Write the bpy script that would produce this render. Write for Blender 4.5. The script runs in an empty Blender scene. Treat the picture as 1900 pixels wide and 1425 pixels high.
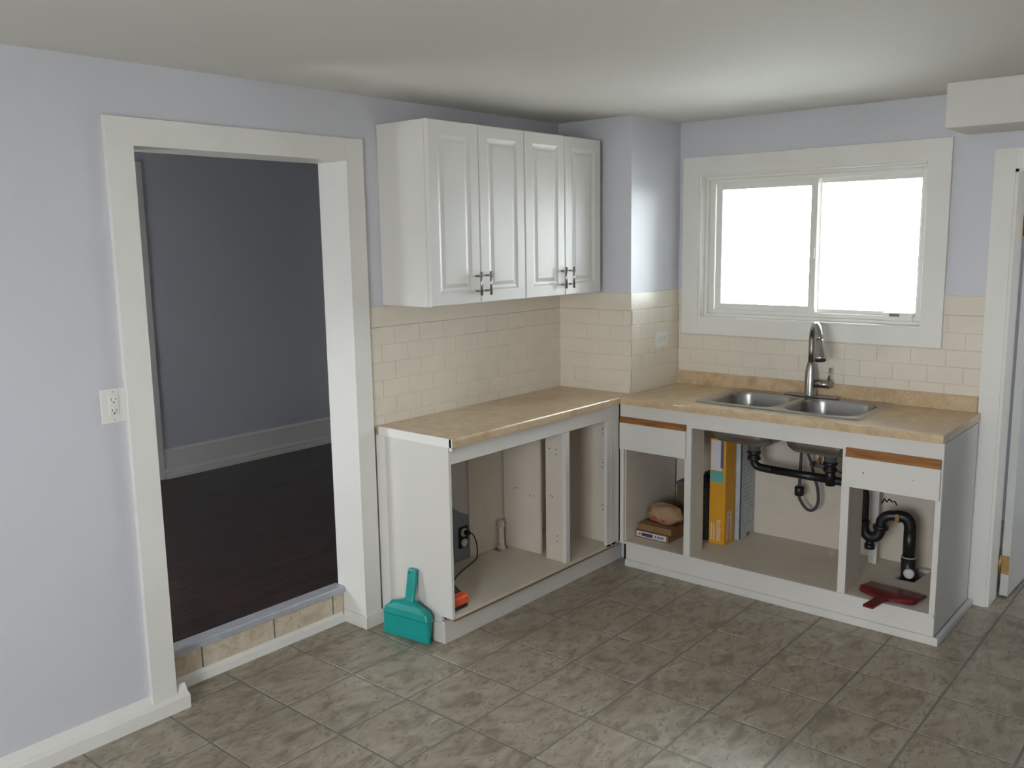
import bpy, bmesh, math, random
from mathutils import Vector, Matrix, noise
random.seed(7)
scene = bpy.context.scene
COL = scene.collection

# ------------------------------------------------------------------ camera
CAM = (3.0157, -2.5803, 1.7139)
yaw, pitch, roll = (math.radians(v) for v in (40.5326, -9.0677, -0.9135))
fwd = Vector((-math.sin(yaw)*math.cos(pitch), math.cos(yaw)*math.cos(pitch), math.sin(pitch)))
rgt = Vector((math.cos(yaw), math.sin(yaw), 0))
upv = rgt.cross(fwd)
r2 = rgt*math.cos(roll) + upv*math.sin(roll)
u2 = -rgt*math.sin(roll) + upv*math.cos(roll)
cam = bpy.data.objects.new('camera', bpy.data.cameras.new('camera'))
COL.objects.link(cam)
cam.matrix_world = Matrix(((r2.x, u2.x, -fwd.x, CAM[0]), (r2.y, u2.y, -fwd.y, CAM[1]), (r2.z, u2.z, -fwd.z, CAM[2]), (0, 0, 0, 1)))
cam.data.sensor_width = 36
cam.data.lens = 1664.6*36/1900
cam.data.clip_start = 0.05
scene.camera = cam

# ------------------------------------------------------------------ light and exposure
scene.view_settings.view_transform = 'Standard'
scene.view_settings.look = 'None'
scene.view_settings.gamma = 1
scene.view_settings.use_curve_mapping = False
scene.view_settings.exposure = 1.25
world = bpy.data.worlds.new('overcast_sky'); scene.world = world
world.use_nodes = True
bg = world.node_tree.nodes['Background']
bg.inputs['Color'].default_value = (0.91, 0.955, 1.0, 1)
bg.inputs['Strength'].default_value = 9.4
try:
    scene.cycles.use_denoising = True
    scene.cycles.max_bounces = 10
    scene.cycles.diffuse_bounces = 6
    scene.cycles.transparent_max_bounces = 12
    scene.cycles.sample_clamp_indirect = 8
except Exception:
    pass
def portal(name, loc, rot, sx, sy):
    l = bpy.data.lights.new(name, 'AREA'); l.shape = 'RECTANGLE'; l.size = sx; l.size_y = sy
    l.cycles.is_portal = True
    o = bpy.data.objects.new(name, l); o.location = loc; o.rotation_euler = rot; COL.objects.link(o)
R90 = math.pi/2
# sky portals: kitchen window over the sink, then unseen openings shaped for the light (behind the camera, far room, hall)
portal('daylight_opening', (1.176, 2.02, 1.66), (-R90, 0, 0), 1.16, 0.76)
portal('daylight_opening', (2.5, -4.02, 1.42), (R90, 0, 0), 1.3, 1.15)
portal('daylight_opening', (-1.15, -1.82, 1.0), (R90, 0, 0), 0.55, 0.6)
portal('daylight_opening', (4.42, 2.55, 1.35), (0, R90, 0), 0.5, 0.5)

# ------------------------------------------------------------------ materials
def mat(name, color, rough=0.5, metal=0.0, spec=0.5, var=0.0, vscale=6.0, bump=0.0, bscale=120.0, color2=None, coat=0.0, stretch=None):
    m = bpy.data.materials.new(name); m.use_nodes = True
    nt = m.node_tree; N = nt.nodes; L = nt.links
    b = N['Principled BSDF']
    b.inputs['Base Color'].default_value = (*color, 1)
    b.inputs['Roughness'].default_value = rough
    b.inputs['Metallic'].default_value = metal
    b.inputs['Specular IOR Level'].default_value = spec
    b.inputs['Coat Weight'].default_value = coat
    geo = N.new('ShaderNodeNewGeometry')
    src = geo.outputs['Position']
    if stretch:
        mp = N.new('ShaderNodeMapping'); mp.inputs['Scale'].default_value = stretch
        L.new(src, mp.inputs['Vector']); src = mp.outputs['Vector']
    if var > 0 or color2:
        n = N.new('ShaderNodeTexNoise'); n.inputs['Scale'].default_value = vscale; n.inputs['Detail'].default_value = 4
        L.new(src, n.inputs['Vector'])
        r = N.new('ShaderNodeValToRGB')
        c2 = color2 or tuple(max(0, c*(1-var)) for c in color)
        r.color_ramp.elements[0].position = 0.3; r.color_ramp.elements[0].color = (*c2, 1)
        r.color_ramp.elements[1].position = 0.7; r.color_ramp.elements[1].color = (*color, 1)
        L.new(n.outputs['Fac'], r.inputs['Fac']); L.new(r.outputs['Color'], b.inputs['Base Color'])
    if bump > 0:
        n2 = N.new('ShaderNodeTexNoise'); n2.inputs['Scale'].default_value = bscale; n2.inputs['Detail'].default_value = 3
        L.new(src, n2.inputs['Vector'])
        bp = N.new('ShaderNodeBump'); bp.inputs['Strength'].default_value = bump; bp.inputs['Distance'].default_value = 0.002
        L.new(n2.outputs['Fac'], bp.inputs['Height']); L.new(bp.outputs['Normal'], b.inputs['Normal'])
    return m

M = {}
M['wall'] = mat('lavender_wall_paint', (0.63, 0.632, 0.668), 0.36, var=0.03, vscale=2.5, bump=0.25, bscale=260)
M['ceiling'] = mat('ceiling_paint', (0.72, 0.70, 0.655), 0.8, var=0.03, vscale=1.5, bump=0.2, bscale=200)
M['trim'] = mat('white_trim_paint', (0.80, 0.785, 0.73), 0.38, var=0.04, vscale=5, bump=0.12, bscale=60)
M['cab'] = mat('white_cabinet_paint', (0.675, 0.65, 0.60), 0.36, var=0.04, vscale=4, bump=0.08, bscale=80)
M['cabin'] = mat('cabinet_interior_melamine', (0.65, 0.585, 0.49), 0.5, var=0.07, vscale=7)
M['thermofoil'] = mat('white_thermofoil', (0.725, 0.70, 0.655), 0.33, var=0.02, vscale=3)
M['tile'] = mat('cream_painted_tile', (0.76, 0.69, 0.575), 0.3, var=0.05, vscale=9, bump=0.1, bscale=40)
M['grout'] = mat('painted_grout', (0.70, 0.64, 0.545), 0.7, var=0.08, vscale=30)
M['steel'] = mat('brushed_stainless_steel', (0.44, 0.43, 0.41), 0.27, metal=1.0, var=0.08, vscale=12, bump=0.1, bscale=240, stretch=(1, 6, 1))
M['nickel'] = mat('brushed_nickel', (0.38, 0.365, 0.34), 0.26, metal=1.0, var=0.06, vscale=30)
M['alu'] = mat('aluminium_nosing', (0.56, 0.58, 0.62), 0.5, metal=0.35, var=0.15, vscale=25)
M['brass'] = mat('aged_brass', (0.50, 0.34, 0.13), 0.38, metal=0.9, var=0.3, vscale=60)
M['black'] = mat('black_abs_plastic', (0.012, 0.012, 0.013), 0.38, var=0.3, vscale=20)
M['hose'] = mat('grey_nylon_braid', (0.055, 0.058, 0.065), 0.6, bump=0.6, bscale=900)
M['greyplastic'] = mat('grey_plastic_strainer_cup', (0.10, 0.10, 0.105), 0.5)
M['oak'] = mat('varnished_oak_pull', (0.36, 0.155, 0.04), 0.4, color2=(0.19, 0.07, 0.018), vscale=9, bump=0.2, bscale=90, stretch=(1, 8, 14))
M['teal'] = mat('teal_plastic', (0.0, 0.30, 0.27), 0.42, var=0.06, vscale=10)
M['red'] = mat('dark_red_plastic', (0.15, 0.009, 0.011), 0.36, var=0.1, vscale=10)
M['orange'] = mat('orange_plastic', (0.75, 0.09, 0.02), 0.4)
M['yellow'] = mat('yellow_carton', (0.66, 0.31, 0.012), 0.55, var=0.1, vscale=14)
M['slate'] = mat('blue_grey_carton_band', (0.08, 0.11, 0.17), 0.6)
M['cartonwhite'] = mat('printed_white_carton', (0.50, 0.53, 0.53), 0.6, color2=(0.36, 0.42, 0.42), vscale=18)
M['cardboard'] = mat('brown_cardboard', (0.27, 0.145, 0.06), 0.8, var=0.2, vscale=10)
M['label'] = mat('white_paper_label', (0.62, 0.61, 0.62), 0.6)
M['ink'] = mat('dark_blue_print', (0.035, 0.035, 0.12), 0.6)
M['inkgrey'] = mat('grey_print', (0.16, 0.17, 0.18), 0.6)
M['inkred'] = mat('red_print', (0.50, 0.07, 0.04), 0.6)
M['tealprint'] = mat('teal_print', (0.10, 0.38, 0.34), 0.6)
M['paper'] = mat('tan_paper_bag', (0.42, 0.27, 0.15), 0.75, var=0.25, vscale=16, bump=0.8, bscale=30)
M['darkbox'] = mat('dark_plastic_bin', (0.035, 0.030, 0.028), 0.6)
M['brownbox'] = mat('brown_metal_tin', (0.12, 0.08, 0.045), 0.5)
M['bag'] = mat('black_plastic_bag', (0.012, 0.012, 0.014), 0.35, bump=0.5, bscale=40)
M['pvc'] = mat('aged_pvc_pipe', (0.62, 0.57, 0.45), 0.5, var=0.2, vscale=30)
M['hole'] = mat('dark_hole', (0.01, 0.01, 0.01), 0.9)
M['plate'] = mat('outlet_plastic', (0.78, 0.77, 0.72), 0.35)
M['oldplaster'] = mat('bare_grey_wall_board', (0.22, 0.235, 0.26), 0.8, var=0.15, vscale=9)
M['oldpaint'] = mat('old_white_wall_paint', (0.56, 0.54, 0.49), 0.6, var=0.12, vscale=8)
M['bronze'] = mat('dark_bronze_fixture', (0.05, 0.045, 0.03), 0.4, metal=0.5)
M['concrete'] = mat('outdoor_paving', (0.6, 0.6, 0.58), 0.9, var=0.2, vscale=1)
M['picket'] = mat('pale_fence_wood', (0.80, 0.78, 0.74), 0.8, var=0.1, vscale=4)
M['hedge'] = mat('weathered_post', (0.22, 0.21, 0.18), 0.9, var=0.2)
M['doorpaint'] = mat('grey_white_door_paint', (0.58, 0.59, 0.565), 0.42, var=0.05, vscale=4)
M['sub'] = mat('dark_subfloor_and_gap_shade', (0.02, 0.015, 0.012), 0.9)

def glass_mat():
    m = bpy.data.materials.new('window_glass'); m.use_nodes = True
    nt = m.node_tree; nt.nodes.clear()
    out = nt.nodes.new('ShaderNodeOutputMaterial'); mix = nt.nodes.new('ShaderNodeMixShader')
    t = nt.nodes.new('ShaderNodeBsdfTransparent'); g = nt.nodes.new('ShaderNodeBsdfGlossy'); f = nt.nodes.new('ShaderNodeFresnel')
    t.inputs['Color'].default_value = (0.93, 0.96, 0.95, 1)
    g.inputs['Roughness'].default_value = 0.02; f.inputs['IOR'].default_value = 1.45
    nt.links.new(f.outputs[0], mix.inputs[0]); nt.links.new(t.outputs[0], mix.inputs[1]); nt.links.new(g.outputs[0], mix.inputs[2])
    nt.links.new(mix.outputs[0], out.inputs['Surface'])
    return m
M['glass'] = glass_mat()

def ramp_mat(name, stops, scale, detail, dist, rough, rand=True, streak=None, bump=0.0, stretch=(1, 1, 1), fine=None, coat=0.0):
    m = bpy.data.materials.new(name); m.use_nodes = True
    nt = m.node_tree; N = nt.nodes; L = nt.links; b = N['Principled BSDF']
    b.inputs['Roughness'].default_value = rough
    b.inputs['Coat Weight'].default_value = coat
    geo = N.new('ShaderNodeNewGeometry'); vec = geo.outputs['Position']
    if rand:
        oi = N.new('ShaderNodeObjectInfo'); mul = N.new('ShaderNodeVectorMath'); mul.operation = 'SCALE'
        cx = N.new('ShaderNodeCombineXYZ')
        L.new(oi.outputs['Random'], cx.inputs[0]); L.new(oi.outputs['Random'], cx.inputs[1])
        L.new(cx.outputs[0], mul.inputs[0]); mul.inputs['Scale'].default_value = 37.0
        ad = N.new('ShaderNodeVectorMath'); ad.operation = 'ADD'
        L.new(vec, ad.inputs[0]); L.new(mul.outputs[0], ad.inputs[1]); vec = ad.outputs[0]
    mp = N.new('ShaderNodeMapping'); mp.inputs['Scale'].default_value = stretch
    if not rand: pass
    L.new(vec, mp.inputs['Vector'])
    n = N.new('ShaderNodeTexNoise'); n.inputs['Scale'].default_value = scale; n.inputs['Detail'].default_value = detail
    n.inputs['Distortion'].default_value = dist
    L.new(mp.outputs[0], n.inputs['Vector'])
    r = N.new('ShaderNodeValToRGB'); cr = r.color_ramp
    while len(cr.elements) < len(stops): cr.elements.new(0.5)
    for e, (p, c) in zip(cr.elements, stops): e.position = p; e.color = (*c, 1)
    L.new(n.outputs['Fac'], r.inputs['Fac']); col = r.outputs['Color']
    if fine:
        n2 = N.new('ShaderNodeTexNoise'); n2.inputs['Scale'].default_value = fine[0]; n2.inputs['Detail'].default_value = 5; n2.inputs['Distortion'].default_value = 1.5
        L.new(mp.outputs[0], n2.inputs['Vector'])
        r2_ = N.new('ShaderNodeValToRGB'); r2_.color_ramp.elements[0].position = fine[1]; r2_.color_ramp.elements[1].position = fine[2]
        r2_.color_ramp.elements[0].color = (1, 1, 1, 1); r2_.color_ramp.elements[1].color = (0, 0, 0, 1)
        L.new(n2.outputs['Fac'], r2_.inputs['Fac'])
        mx = N.new('ShaderNodeMix'); mx.data_type = 'RGBA'; mx.inputs[7].default_value = (*fine[3], 1)
        ml = N.new('ShaderNodeMath'); ml.operation = 'MULTIPLY'; ml.inputs[1].default_value = fine[4]
        L.new(r2_.outputs['Color'], ml.inputs[0]); L.new(ml.outputs[0], mx.inputs[0]); L.new(col, mx.inputs[6]); col = mx.outputs[2]
    L.new(col, b.inputs['Base Color'])
    if bump:
        bp = N.new('ShaderNodeBump'); bp.inputs['Strength'].default_value = bump; bp.inputs['Distance'].default_value = 0.002
        L.new(n.outputs['Fac'], bp.inputs['Height']); L.new(bp.outputs['Normal'], b.inputs['Normal'])
    return m
M['vinyl'] = ramp_mat('mottled_stone_vinyl', [(0.30, (0.215, 0.175, 0.125)), (0.48, (0.335, 0.285, 0.215)), (0.62, (0.385, 0.335, 0.26)), (0.75, (0.45, 0.405, 0.33))],
                      9, 6, 1.2, 0.36, bump=0.15, stretch=(1.5, 0.8, 1), fine=(26, 0.36, 0.44, (0.15, 0.125, 0.095), 0.6))
M['floorgrout'] = mat('grey_vinyl_joint', (0.20, 0.19, 0.165), 0.5, var=0.1, vscale=20)
M['riser'] = ramp_mat('tan_stone_vinyl', [(0.30, (0.52, 0.42, 0.30)), (0.5, (0.66, 0.56, 0.43)), (0.7, (0.72, 0.64, 0.52))], 14, 5, 1.2, 0.45, fine=(30, 0.34, 0.42, (0.38, 0.28, 0.18), 0.5))
M['laminate'] = ramp_mat('beige_marbled_laminate', [(0.25, (0.46, 0.31, 0.16)), (0.45, (0.55, 0.40, 0.235)), (0.6, (0.60, 0.455, 0.28)), (0.78, (0.65, 0.52, 0.345))],
                         13, 8, 0.9, 0.3, rand=False, stretch=(1, 1.0, 1), fine=(48, 0.36, 0.5, (0.36, 0.26, 0.15), 0.4), coat=0.25)
M['plank'] = ramp_mat('dark_walnut_plank', [(0.3, (0.012, 0.008, 0.007)), (0.5, (0.026, 0.016, 0.013)), (0.7, (0.075, 0.032, 0.020))], 9, 6, 0.6, 0.33, stretch=(6, 0.5, 1), bump=0.15)

# ------------------------------------------------------------------ mesh helpers
ORG = {}
def org_of(p):
    return ORG.get(p.name, Vector((0, 0, 0))) if p else Vector((0, 0, 0))

class MB:
    def __init__(s): s.bm = bmesh.new()
    def box(s, x0, x1, y0, y1, z0, z1):
        x0, x1 = sorted((x0, x1)); y0, y1 = sorted((y0, y1)); z0, z1 = sorted((z0, z1))
        v = [s.bm.verts.new(p) for p in ((x0,y0,z0),(x1,y0,z0),(x1,y1,z0),(x0,y1,z0),(x0,y0,z1),(x1,y0,z1),(x1,y1,z1),(x0,y1,z1))]
        for f in ((3,2,1,0),(4,5,6,7),(0,1,5,4),(1,2,6,5),(2,3,7,6),(3,0,4,7)): s.bm.faces.new([v[i] for i in f])
        return s
    def prism(s, pts, axis, a, b):
        """extrude a polygon along an axis; pts are the two other coordinates in x,y,z order"""
        def P(p, t):
            return {'x': (t, p[0], p[1]), 'y': (p[0], t, p[1]), 'z': (p[0], p[1], t)}[axis]
        A = [s.bm.verts.new(P(p, a)) for p in pts]; B = [s.bm.verts.new(P(p, b)) for p in pts]
        s.bm.faces.new(A); s.bm.faces.new(B[::-1])
        n = len(pts)
        for i in range(n): s.bm.faces.new((A[i], B[i], B[(i+1) % n], A[(i+1) % n]))
        return s
    def rings(s, loops, cap0=True, cap1=True):
        vs = [[s.bm.verts.new(p) for p in l] for l in loops]; n = len(vs[0])
        for a, b in zip(vs, vs[1:]):
            for i in range(n):
                f = s.bm.faces.new((a[i], a[(i+1) % n], b[(i+1) % n], b[i])); f.smooth = True
        if cap0: s.bm.faces.new(vs[0][::-1])
        if cap1: s.bm.faces.new(vs[-1])
        return s
    def lathe(s, c, prof, axis='z', n=24, cap0=True, cap1=True):
        """prof: list of (r, t) along axis from centre c"""
        loops = []
        for r, t in prof:
            l = []
            for i in range(n):
                a = 2*math.pi*i/n; u, w = r*math.cos(a), r*math.sin(a)
                l.append({'z': (c[0]+u, c[1]+w, c[2]+t), 'y': (c[0]+w, c[1]+t, c[2]+u), 'x': (c[0]+t, c[1]+u, c[2]+w)}[axis])
            loops.append(l)
        return s.rings(loops, cap0, cap1)
    def tube(s, pts, r, n=14, sub=0, caps=True):
        P = [Vector(p) for p in pts]
        rr = list(r) if isinstance(r, (list, tuple)) else [r]*len(P)
        if sub:
            Q, RR = [], []
            for i in range(len(P)-1):
                p0 = P[max(i-1, 0)]; p1 = P[i]; p2 = P[i+1]; p3 = P[min(i+2, len(P)-1)]
                for k in range(sub):
                    t = k/sub
                    Q.append(0.5*((2*p1)+(p2-p0)*t+(2*p0-5*p1+4*p2-p3)*t*t+(3*p1-p0-3*p2+p3)*t**3)); RR.append(rr[i]*(1-t)+rr[i+1]*t)
            Q.append(P[-1]); RR.append(rr[-1]); P, rr = Q, RR
        T = []
        for i in range(len(P)):
            d = (P[min(i+1, len(P)-1)]-P[max(i-1, 0)]); T.append(d.normalized())
        up = Vector((0, 0, 1)) if abs(T[0].z) < 0.9 else Vector((1, 0, 0))
        u = T[0].cross(up).normalized(); loops = []
        for i, p in enumerate(P):
            u = (u-T[i]*u.dot(T[i])).normalized(); w = T[i].cross(u)
            loops.append([p+(u*math.cos(2*math.pi*k/n)+w*math.sin(2*math.pi*k/n))*rr[i] for k in range(n)])
        return s.rings(loops, caps, caps)
    def plate(s, outer, holes, z0, z1):
        """flat plate with holes; loops are lists of (x, y)"""
        bm = s.bm; es = []; top = []
        for lp in [outer]+holes:
            vs = [bm.verts.new((x, y, z1)) for x, y in lp]
            for i in range(len(vs)): es.append(bm.edges.new((vs[i], vs[(i+1) % len(vs)])))
        res = bmesh.ops.triangle_fill(bm, use_beauty=True, use_dissolve=False, edges=es)
        fs = [g for g in res['geom'] if isinstance(g, bmesh.types.BMFace)]
        for f in fs:
            if f.normal.z < 0: f.normal_flip()
        r = bmesh.ops.extrude_face_region(bm, geom=fs)
        for g in r['geom']:
            if isinstance(g, bmesh.types.BMVert): g.co.z = z0
        return s
    def build(s, name, material, parent=None, bevel=0.0, local=False, seg=2, kind=None, smooth=False):
        bmesh.ops.recalc_face_normals(s.bm, faces=s.bm.faces[:])
        me = bpy.data.meshes.new(name)
        o0 = org_of(parent)
        if not local and o0.length > 0:
            for v in s.bm.verts: v.co -= o0
        if smooth:
            for f in s.bm.faces: f.smooth = True
        s.bm.to_mesh(me); s.bm.free()
        me.materials.append(material)
        o = bpy.data.objects.new(name, me); COL.objects.link(o)
        if parent: o.parent = parent
        ORG[o.name] = o0.copy() if parent else Vector((0, 0, 0))
        if bevel:
            m = o.modifiers.new('bevel', 'BEVEL'); m.width = bevel; m.segments = seg; m.limit_method = 'ANGLE'; m.angle_limit = math.radians(40)
        if kind: o['kind'] = kind
        return o

def B(*a): return MB().box(*a)
def thing(name, label, cat, loc, rotz=0.0, group=None):
    o = bpy.data.objects.new(name, None); COL.objects.link(o)
    o.empty_display_size = 0.05
    o.location = loc; o.rotation_euler = (0, 0, rotz); o['label'] = label; o['category'] = cat
    if group: o['group'] = group
    ORG[o.name] = Vector(loc)
    return o
def struct(name, mb, material, bevel=0.0, parent=None):
    return mb.build(name, material, parent, bevel, kind=None if parent else 'structure')
def structroot(name):
    o = bpy.data.objects.new(name, None); COL.objects.link(o); o.empty_display_size = 0.05; o['kind'] = 'structure'; ORG[o.name] = Vector((0, 0, 0)); return o
def lab(o, text): o['label'] = text; return o
def rrect(x0, x1, y0, y1, r, n=6):
    pts = []
    for cx, cy, a0 in ((x1-r, y1-r, 0), (x0+r, y1-r, 90), (x0+r, y0+r, 180), (x1-r, y0+r, 270)):
        for k in range(n+1):
            a = math.radians(a0+90*k/n); pts.append((cx+r*math.cos(a), cy+r*math.sin(a)))
    return pts

# ------------------------------------------------------------------ dimensions (metres)
ZC = 2.328; YB = 1.8485; XR = 4.4; YF = -4.0
BX, BY = 0.464, 1.362            # chimney breast in the corner
H = 0.91

# ------------------------------------------------------------------ walls
def wall_with_opening(name, axis, pos, thick, a0, a1, z0, z1, openings, material):
    """axis 'x': wall plane x=pos..pos+thick, runs along y; openings: list (b0,b1,c0,c1) sorted by b0"""
    mb = MB()
    def bx(u0, u1, w0, w1):
        if u1-u0 < 1e-4 or w1-w0 < 1e-4: return
        if axis == 'x': mb.box(pos, pos+thick, u0, u1, w0, w1)
        else: mb.box(u0, u1, pos, pos+thick, w0, w1)
    cur = a0
    for b0, b1, c0, c1 in openings:
        bx(cur, b0, z0, z1); bx(b0, b1, z0, c0); bx(b0, b1, c1, z1); cur = b1
    bx(cur, a1, z0, z1)
    return struct(name, mb, material)
DY0, DY1, DZ = -1.028, -0.113, 2.052      # doorway to the far room
wall_left = wall_with_opening('wall_left', 'x', 0, -0.15, YF, 3.1, -0.05, ZC+0.02, [(DY0-0.012, DY1+0.012, -0.05, DZ+0.012)], M['wall'])
WX0, WX1, WZ0, WZ1 = 0.594, 1.758, 1.280, 2.045
PX0, PX1, PZ = 2.108, 2.90, 1.985         # door opening in the back wall
wall_back = wall_with_opening('wall_back', 'y', YB, 0.15, 0, XR, -0.05, ZC, [(WX0, WX1, WZ0, WZ1), (PX0, PX1, -0.05, PZ)], M['wall'])
wall_right = wall_with_opening('wall_right', 'x', XR, 0.12, YF, 3.4, -0.05, ZC, [(2.3, 2.8, 1.1, 1.6)], M['wall'])  # unseen hall opening, added to light the open door
wall_front = wall_with_opening('wall_front', 'y', YF, -0.12, -0.15, XR+0.12, -0.05, ZC, [(1.85, 3.15, 0.85, 2.0)], M['wall'])
wall_corner = struct('wall_corner', B(0, BX, BY, YB, -0.05, ZC), M['wall'])
ceiling = struct('ceiling', B(-0.15, XR+0.12, YF-0.12, YB+0.15, ZC, ZC+0.12), M['ceiling'])
struct('ceiling_soffit', B(1.898, XR, 1.51, YB, 2.145, ZC), M['ceiling'], bevel=0.006)

# floor: sheet vinyl printed and pressed as 31 cm squares
floor = struct('floor', B(-0.16, XR+0.12, YF-0.12, 3.4, -0.06, -0.0012), M['floorgrout'])
GX, GY, TX, TY = 0.004, -0.436, 0.312, 0.318
def slab_mesh(x0, x1, y0, y1, z0, z1, ins=0.0012):
    bm = bmesh.new()
    a = [bm.verts.new(p) for p in ((x0,y0,z0),(x1,y0,z0),(x1,y1,z0),(x0,y1,z0))]
    b = [bm.verts.new(p) for p in ((x0+ins,y0+ins,z1),(x1-ins,y0+ins,z1),(x1-ins,y1-ins,z1),(x0+ins,y1-ins,z1))]
    bm.faces.new(b)
    for i in range(4): bm.faces.new((a[i], a[(i+1) % 4], b[(i+1) % 4], b[i]))
    bmesh.ops.recalc_face_normals(bm, faces=bm.faces[:])
    me = bpy.data.meshes.new('tile'); bm.to_mesh(me); bm.free(); return me
def add_piece(name, me, material, parent, loc=(0, 0, 0)):
    if not me.materials: me.materials.append(material)
    o = bpy.data.objects.new(name, me); o.parent = parent; o.location = loc; COL.objects.link(o); return o
J = 0.0045
full = slab_mesh(J, TX-J, J, TY-J, -0.0012, 0.0004)
for i in range(-1, 15):
    for j in range(-12, 12):
        x0, y0 = GX+TX*i, GY+TY*j
        x1, y1 = x0+TX, y0+TY
        if y0 > YB-0.05 and x0 < 1.7: continue
        cx0, cx1, cy0, cy1 = max(x0+J, -0.14), min(x1-J, XR), max(y0+J, YF), min(y1-J, 3.35)
        if cx1-cx0 < 0.02 or cy1-cy0 < 0.02: continue
        if (cx0, cx1, cy0, cy1) == (x0+J, x1-J, y0+J, y1-J): add_piece('tile', full, M['vinyl'], floor, (x0, y0, 0))
        else: add_piece('tile', slab_mesh(cx0, cx1, cy0, cy1, -0.0012, 0.0004), M['vinyl'], floor)

# ------------------------------------------------------------------ backsplash tiles (individual pieces on the walls)
ROWS = [0.949, 1.028, 1.107, 1.186, 1.2655, 1.346]
def backsplash(wall, axis, plane, sgn, a0, a1, off, skip=None, segs=None):
    """axis 'x': tiles on a plane x=plane facing sgn; run along y"""
    bt = 0.003; tt = 0.0055
    def bx(u0, u1, w0, w1, t):
        if axis == 'x': return MB().box(plane, plane+sgn*t, u0, u1, w0, w1)
        return MB().box(u0, u1, plane, plane+sgn*t, w0, w1)
    for g0, g1, gz in segs or [(a0, a1, 1.346)]:
        bx(g0, g1, 0.90, gz, bt).build('grout_bed', M['grout'], wall)
        if gz > 1.3: bx(g0, g1, 1.3475, 1.435, tt+0.0005).build('trim_tile', M['tile'], wall, bevel=0.0015)
    edges = [0.87]+ROWS
    for r in range(len(edges)-1):
        z0, z1 = edges[r]+0.0009, edges[r+1]-0.0009
        o = off[(len(edges)-1-r) % 2]
        k0 = math.floor((a0-o)/0.156)
        u = o+k0*0.156
        while u < a1:
            u0, u1 = max(u+0.0009, a0), min(u+0.156-0.0009, a1)
            if u1-u0 > 0.012 and not (skip and skip(u0, u1, z0, z1)):
                t0 = max(z0, 0.90)
                if skip and z0 > 1.18:      # trim against the window casing
                    if u0 < 0.497 < u1: u1 = 0.499
                    if u0 < 1.852 < u1: u0 = 1.850
                # local tile with chamfered front edge
                h = (z1-t0); w = (u1-u0); c = 0.0016
                bm = bmesh.new()
                def P(u_, w_, d_):
                    return (plane+sgn*d_, u_, w_) if axis == 'x' else (u_, plane+sgn*d_, w_)
                a = [bm.verts.new(P(*q, 0.0)) for q in ((u0, t0), (u1, t0), (u1, z1), (u0, z1))]
                m_ = [bm.verts.new(P(*q, tt-c*0.7)) for q in ((u0, t0), (u1, t0), (u1, z1), (u0, z1))]
                f_ = [bm.verts.new(P(*q, tt+random.uniform(-0.0003, 0.0003))) for q in ((u0+c, t0+c), (u1-c, t0+c), (u1-c, z1-c), (u0+c, z1-c))]
                bm.faces.new(f_)
                for A_, B_ in ((a, m_), (m_, f_)):
                    for i in range(4): bm.faces.new((A_[i], A_[(i+1) % 4], B_[(i+1) % 4], B_[i]))
                bmesh.ops.recalc_face_normals(bm, faces=bm.faces[:])
                me = bpy.data.meshes.new('tile'); bm.to_mesh(me); bm.free()
                add_piece('tile', me, M['tile'], wall)
            u += 0.156
backsplash(wall_left, 'x', 0.0, 1, -0.022, BY, (-0.101, -0.023))
backsplash(wall_corner, 'y', BY, -1, 0.0055, BX+0.0055, (0.03, 0.108))
backsplash(wall_corner, 'x', BX, 1, BY-0.0055, YB, (1.290, 1.368))
backsplash(wall_back, 'y', YB, -1, BX+0.0055, 2.024, (0.078, 0.0), skip=lambda u0, u1, z0, z1: z0 > 1.18 and u0 > 0.49 and u1 < 1.865, segs=[(BX+0.0055, 0.50, 1.346), (0.50, 1.85, 1.2), (1.85, 2.024, 1.346)])

# ------------------------------------------------------------------ doorway to the far room
door_1 = structroot('door_1')
CT = 0.022
B(0, CT, -1.122, DY0, 0.045, 2.145).build('casing_board', M['trim'], door_1, bevel=0.0006)
B(0, CT, DY1, -0.022, 0.0, 2.145).build('casing_board', M['trim'], door_1, bevel=0.0006)
B(0, CT-0.001, DY0, DY1, DZ, 2.145).build('casing_board', M['trim'], door_1, bevel=0.0006)
B(-0.168, 0.001, DY0-0.012, DY0, 0.0, DZ).build('jamb', M['trim'], door_1)
B(-0.168, 0.001, DY1, DY1+0.012, 0.0, DZ).build('jamb', M['trim'], door_1)
B(-0.168, 0.001, DY0-0.012, DY1+0.012, DZ, DZ+0.012).build('jamb', M['trim'], door_1)
B(CT, CT+0.014, DY1-0.006, -0.014, 0.0, 0.062).build('plinth_block', M['trim'], door_1, bevel=0.002)
B(-0.12, CT+0.014, DY1-0.012, DY1, 0.0, 0.055).build('plinth_block', M['trim'], door_1, bevel=0.002)
# raised step in the doorway: riser tiles, nosing, quarter round
step = struct('trim_1', B(-0.16, -0.135, DY0, DY1, 0.0, 0.15), M['floorgrout'])
ry = [DY0, -0.83, -0.49, -0.175, DY1]
for a, b in zip(ry, ry[1:]):
    B(-0.136, -0.1325, a+0.004, b-0.004, 0.03, 0.133).build('tile', M['riser'], step, bevel=0.0008)
MB().prism([(-0.185, 0.160), (-0.185, 0.1665), (-0.124, 0.1665), (-0.118, 0.162), (-0.118, 0.138), (-0.124, 0.138), (-0.124, 0.158)], 'y', DY0+0.001, DY1-0.001).build('nosing', M['alu'], step, bevel=0.001)
MB().prism([(-0.134, 0.0), (-0.134, 0.045), (-0.128, 0.045), (-0.118, 0.030), (-0.112, 0.0)], 'y', DY0+0.001, DY1-0.012).build('shoe_moulding', M['trim'], step)
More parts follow.
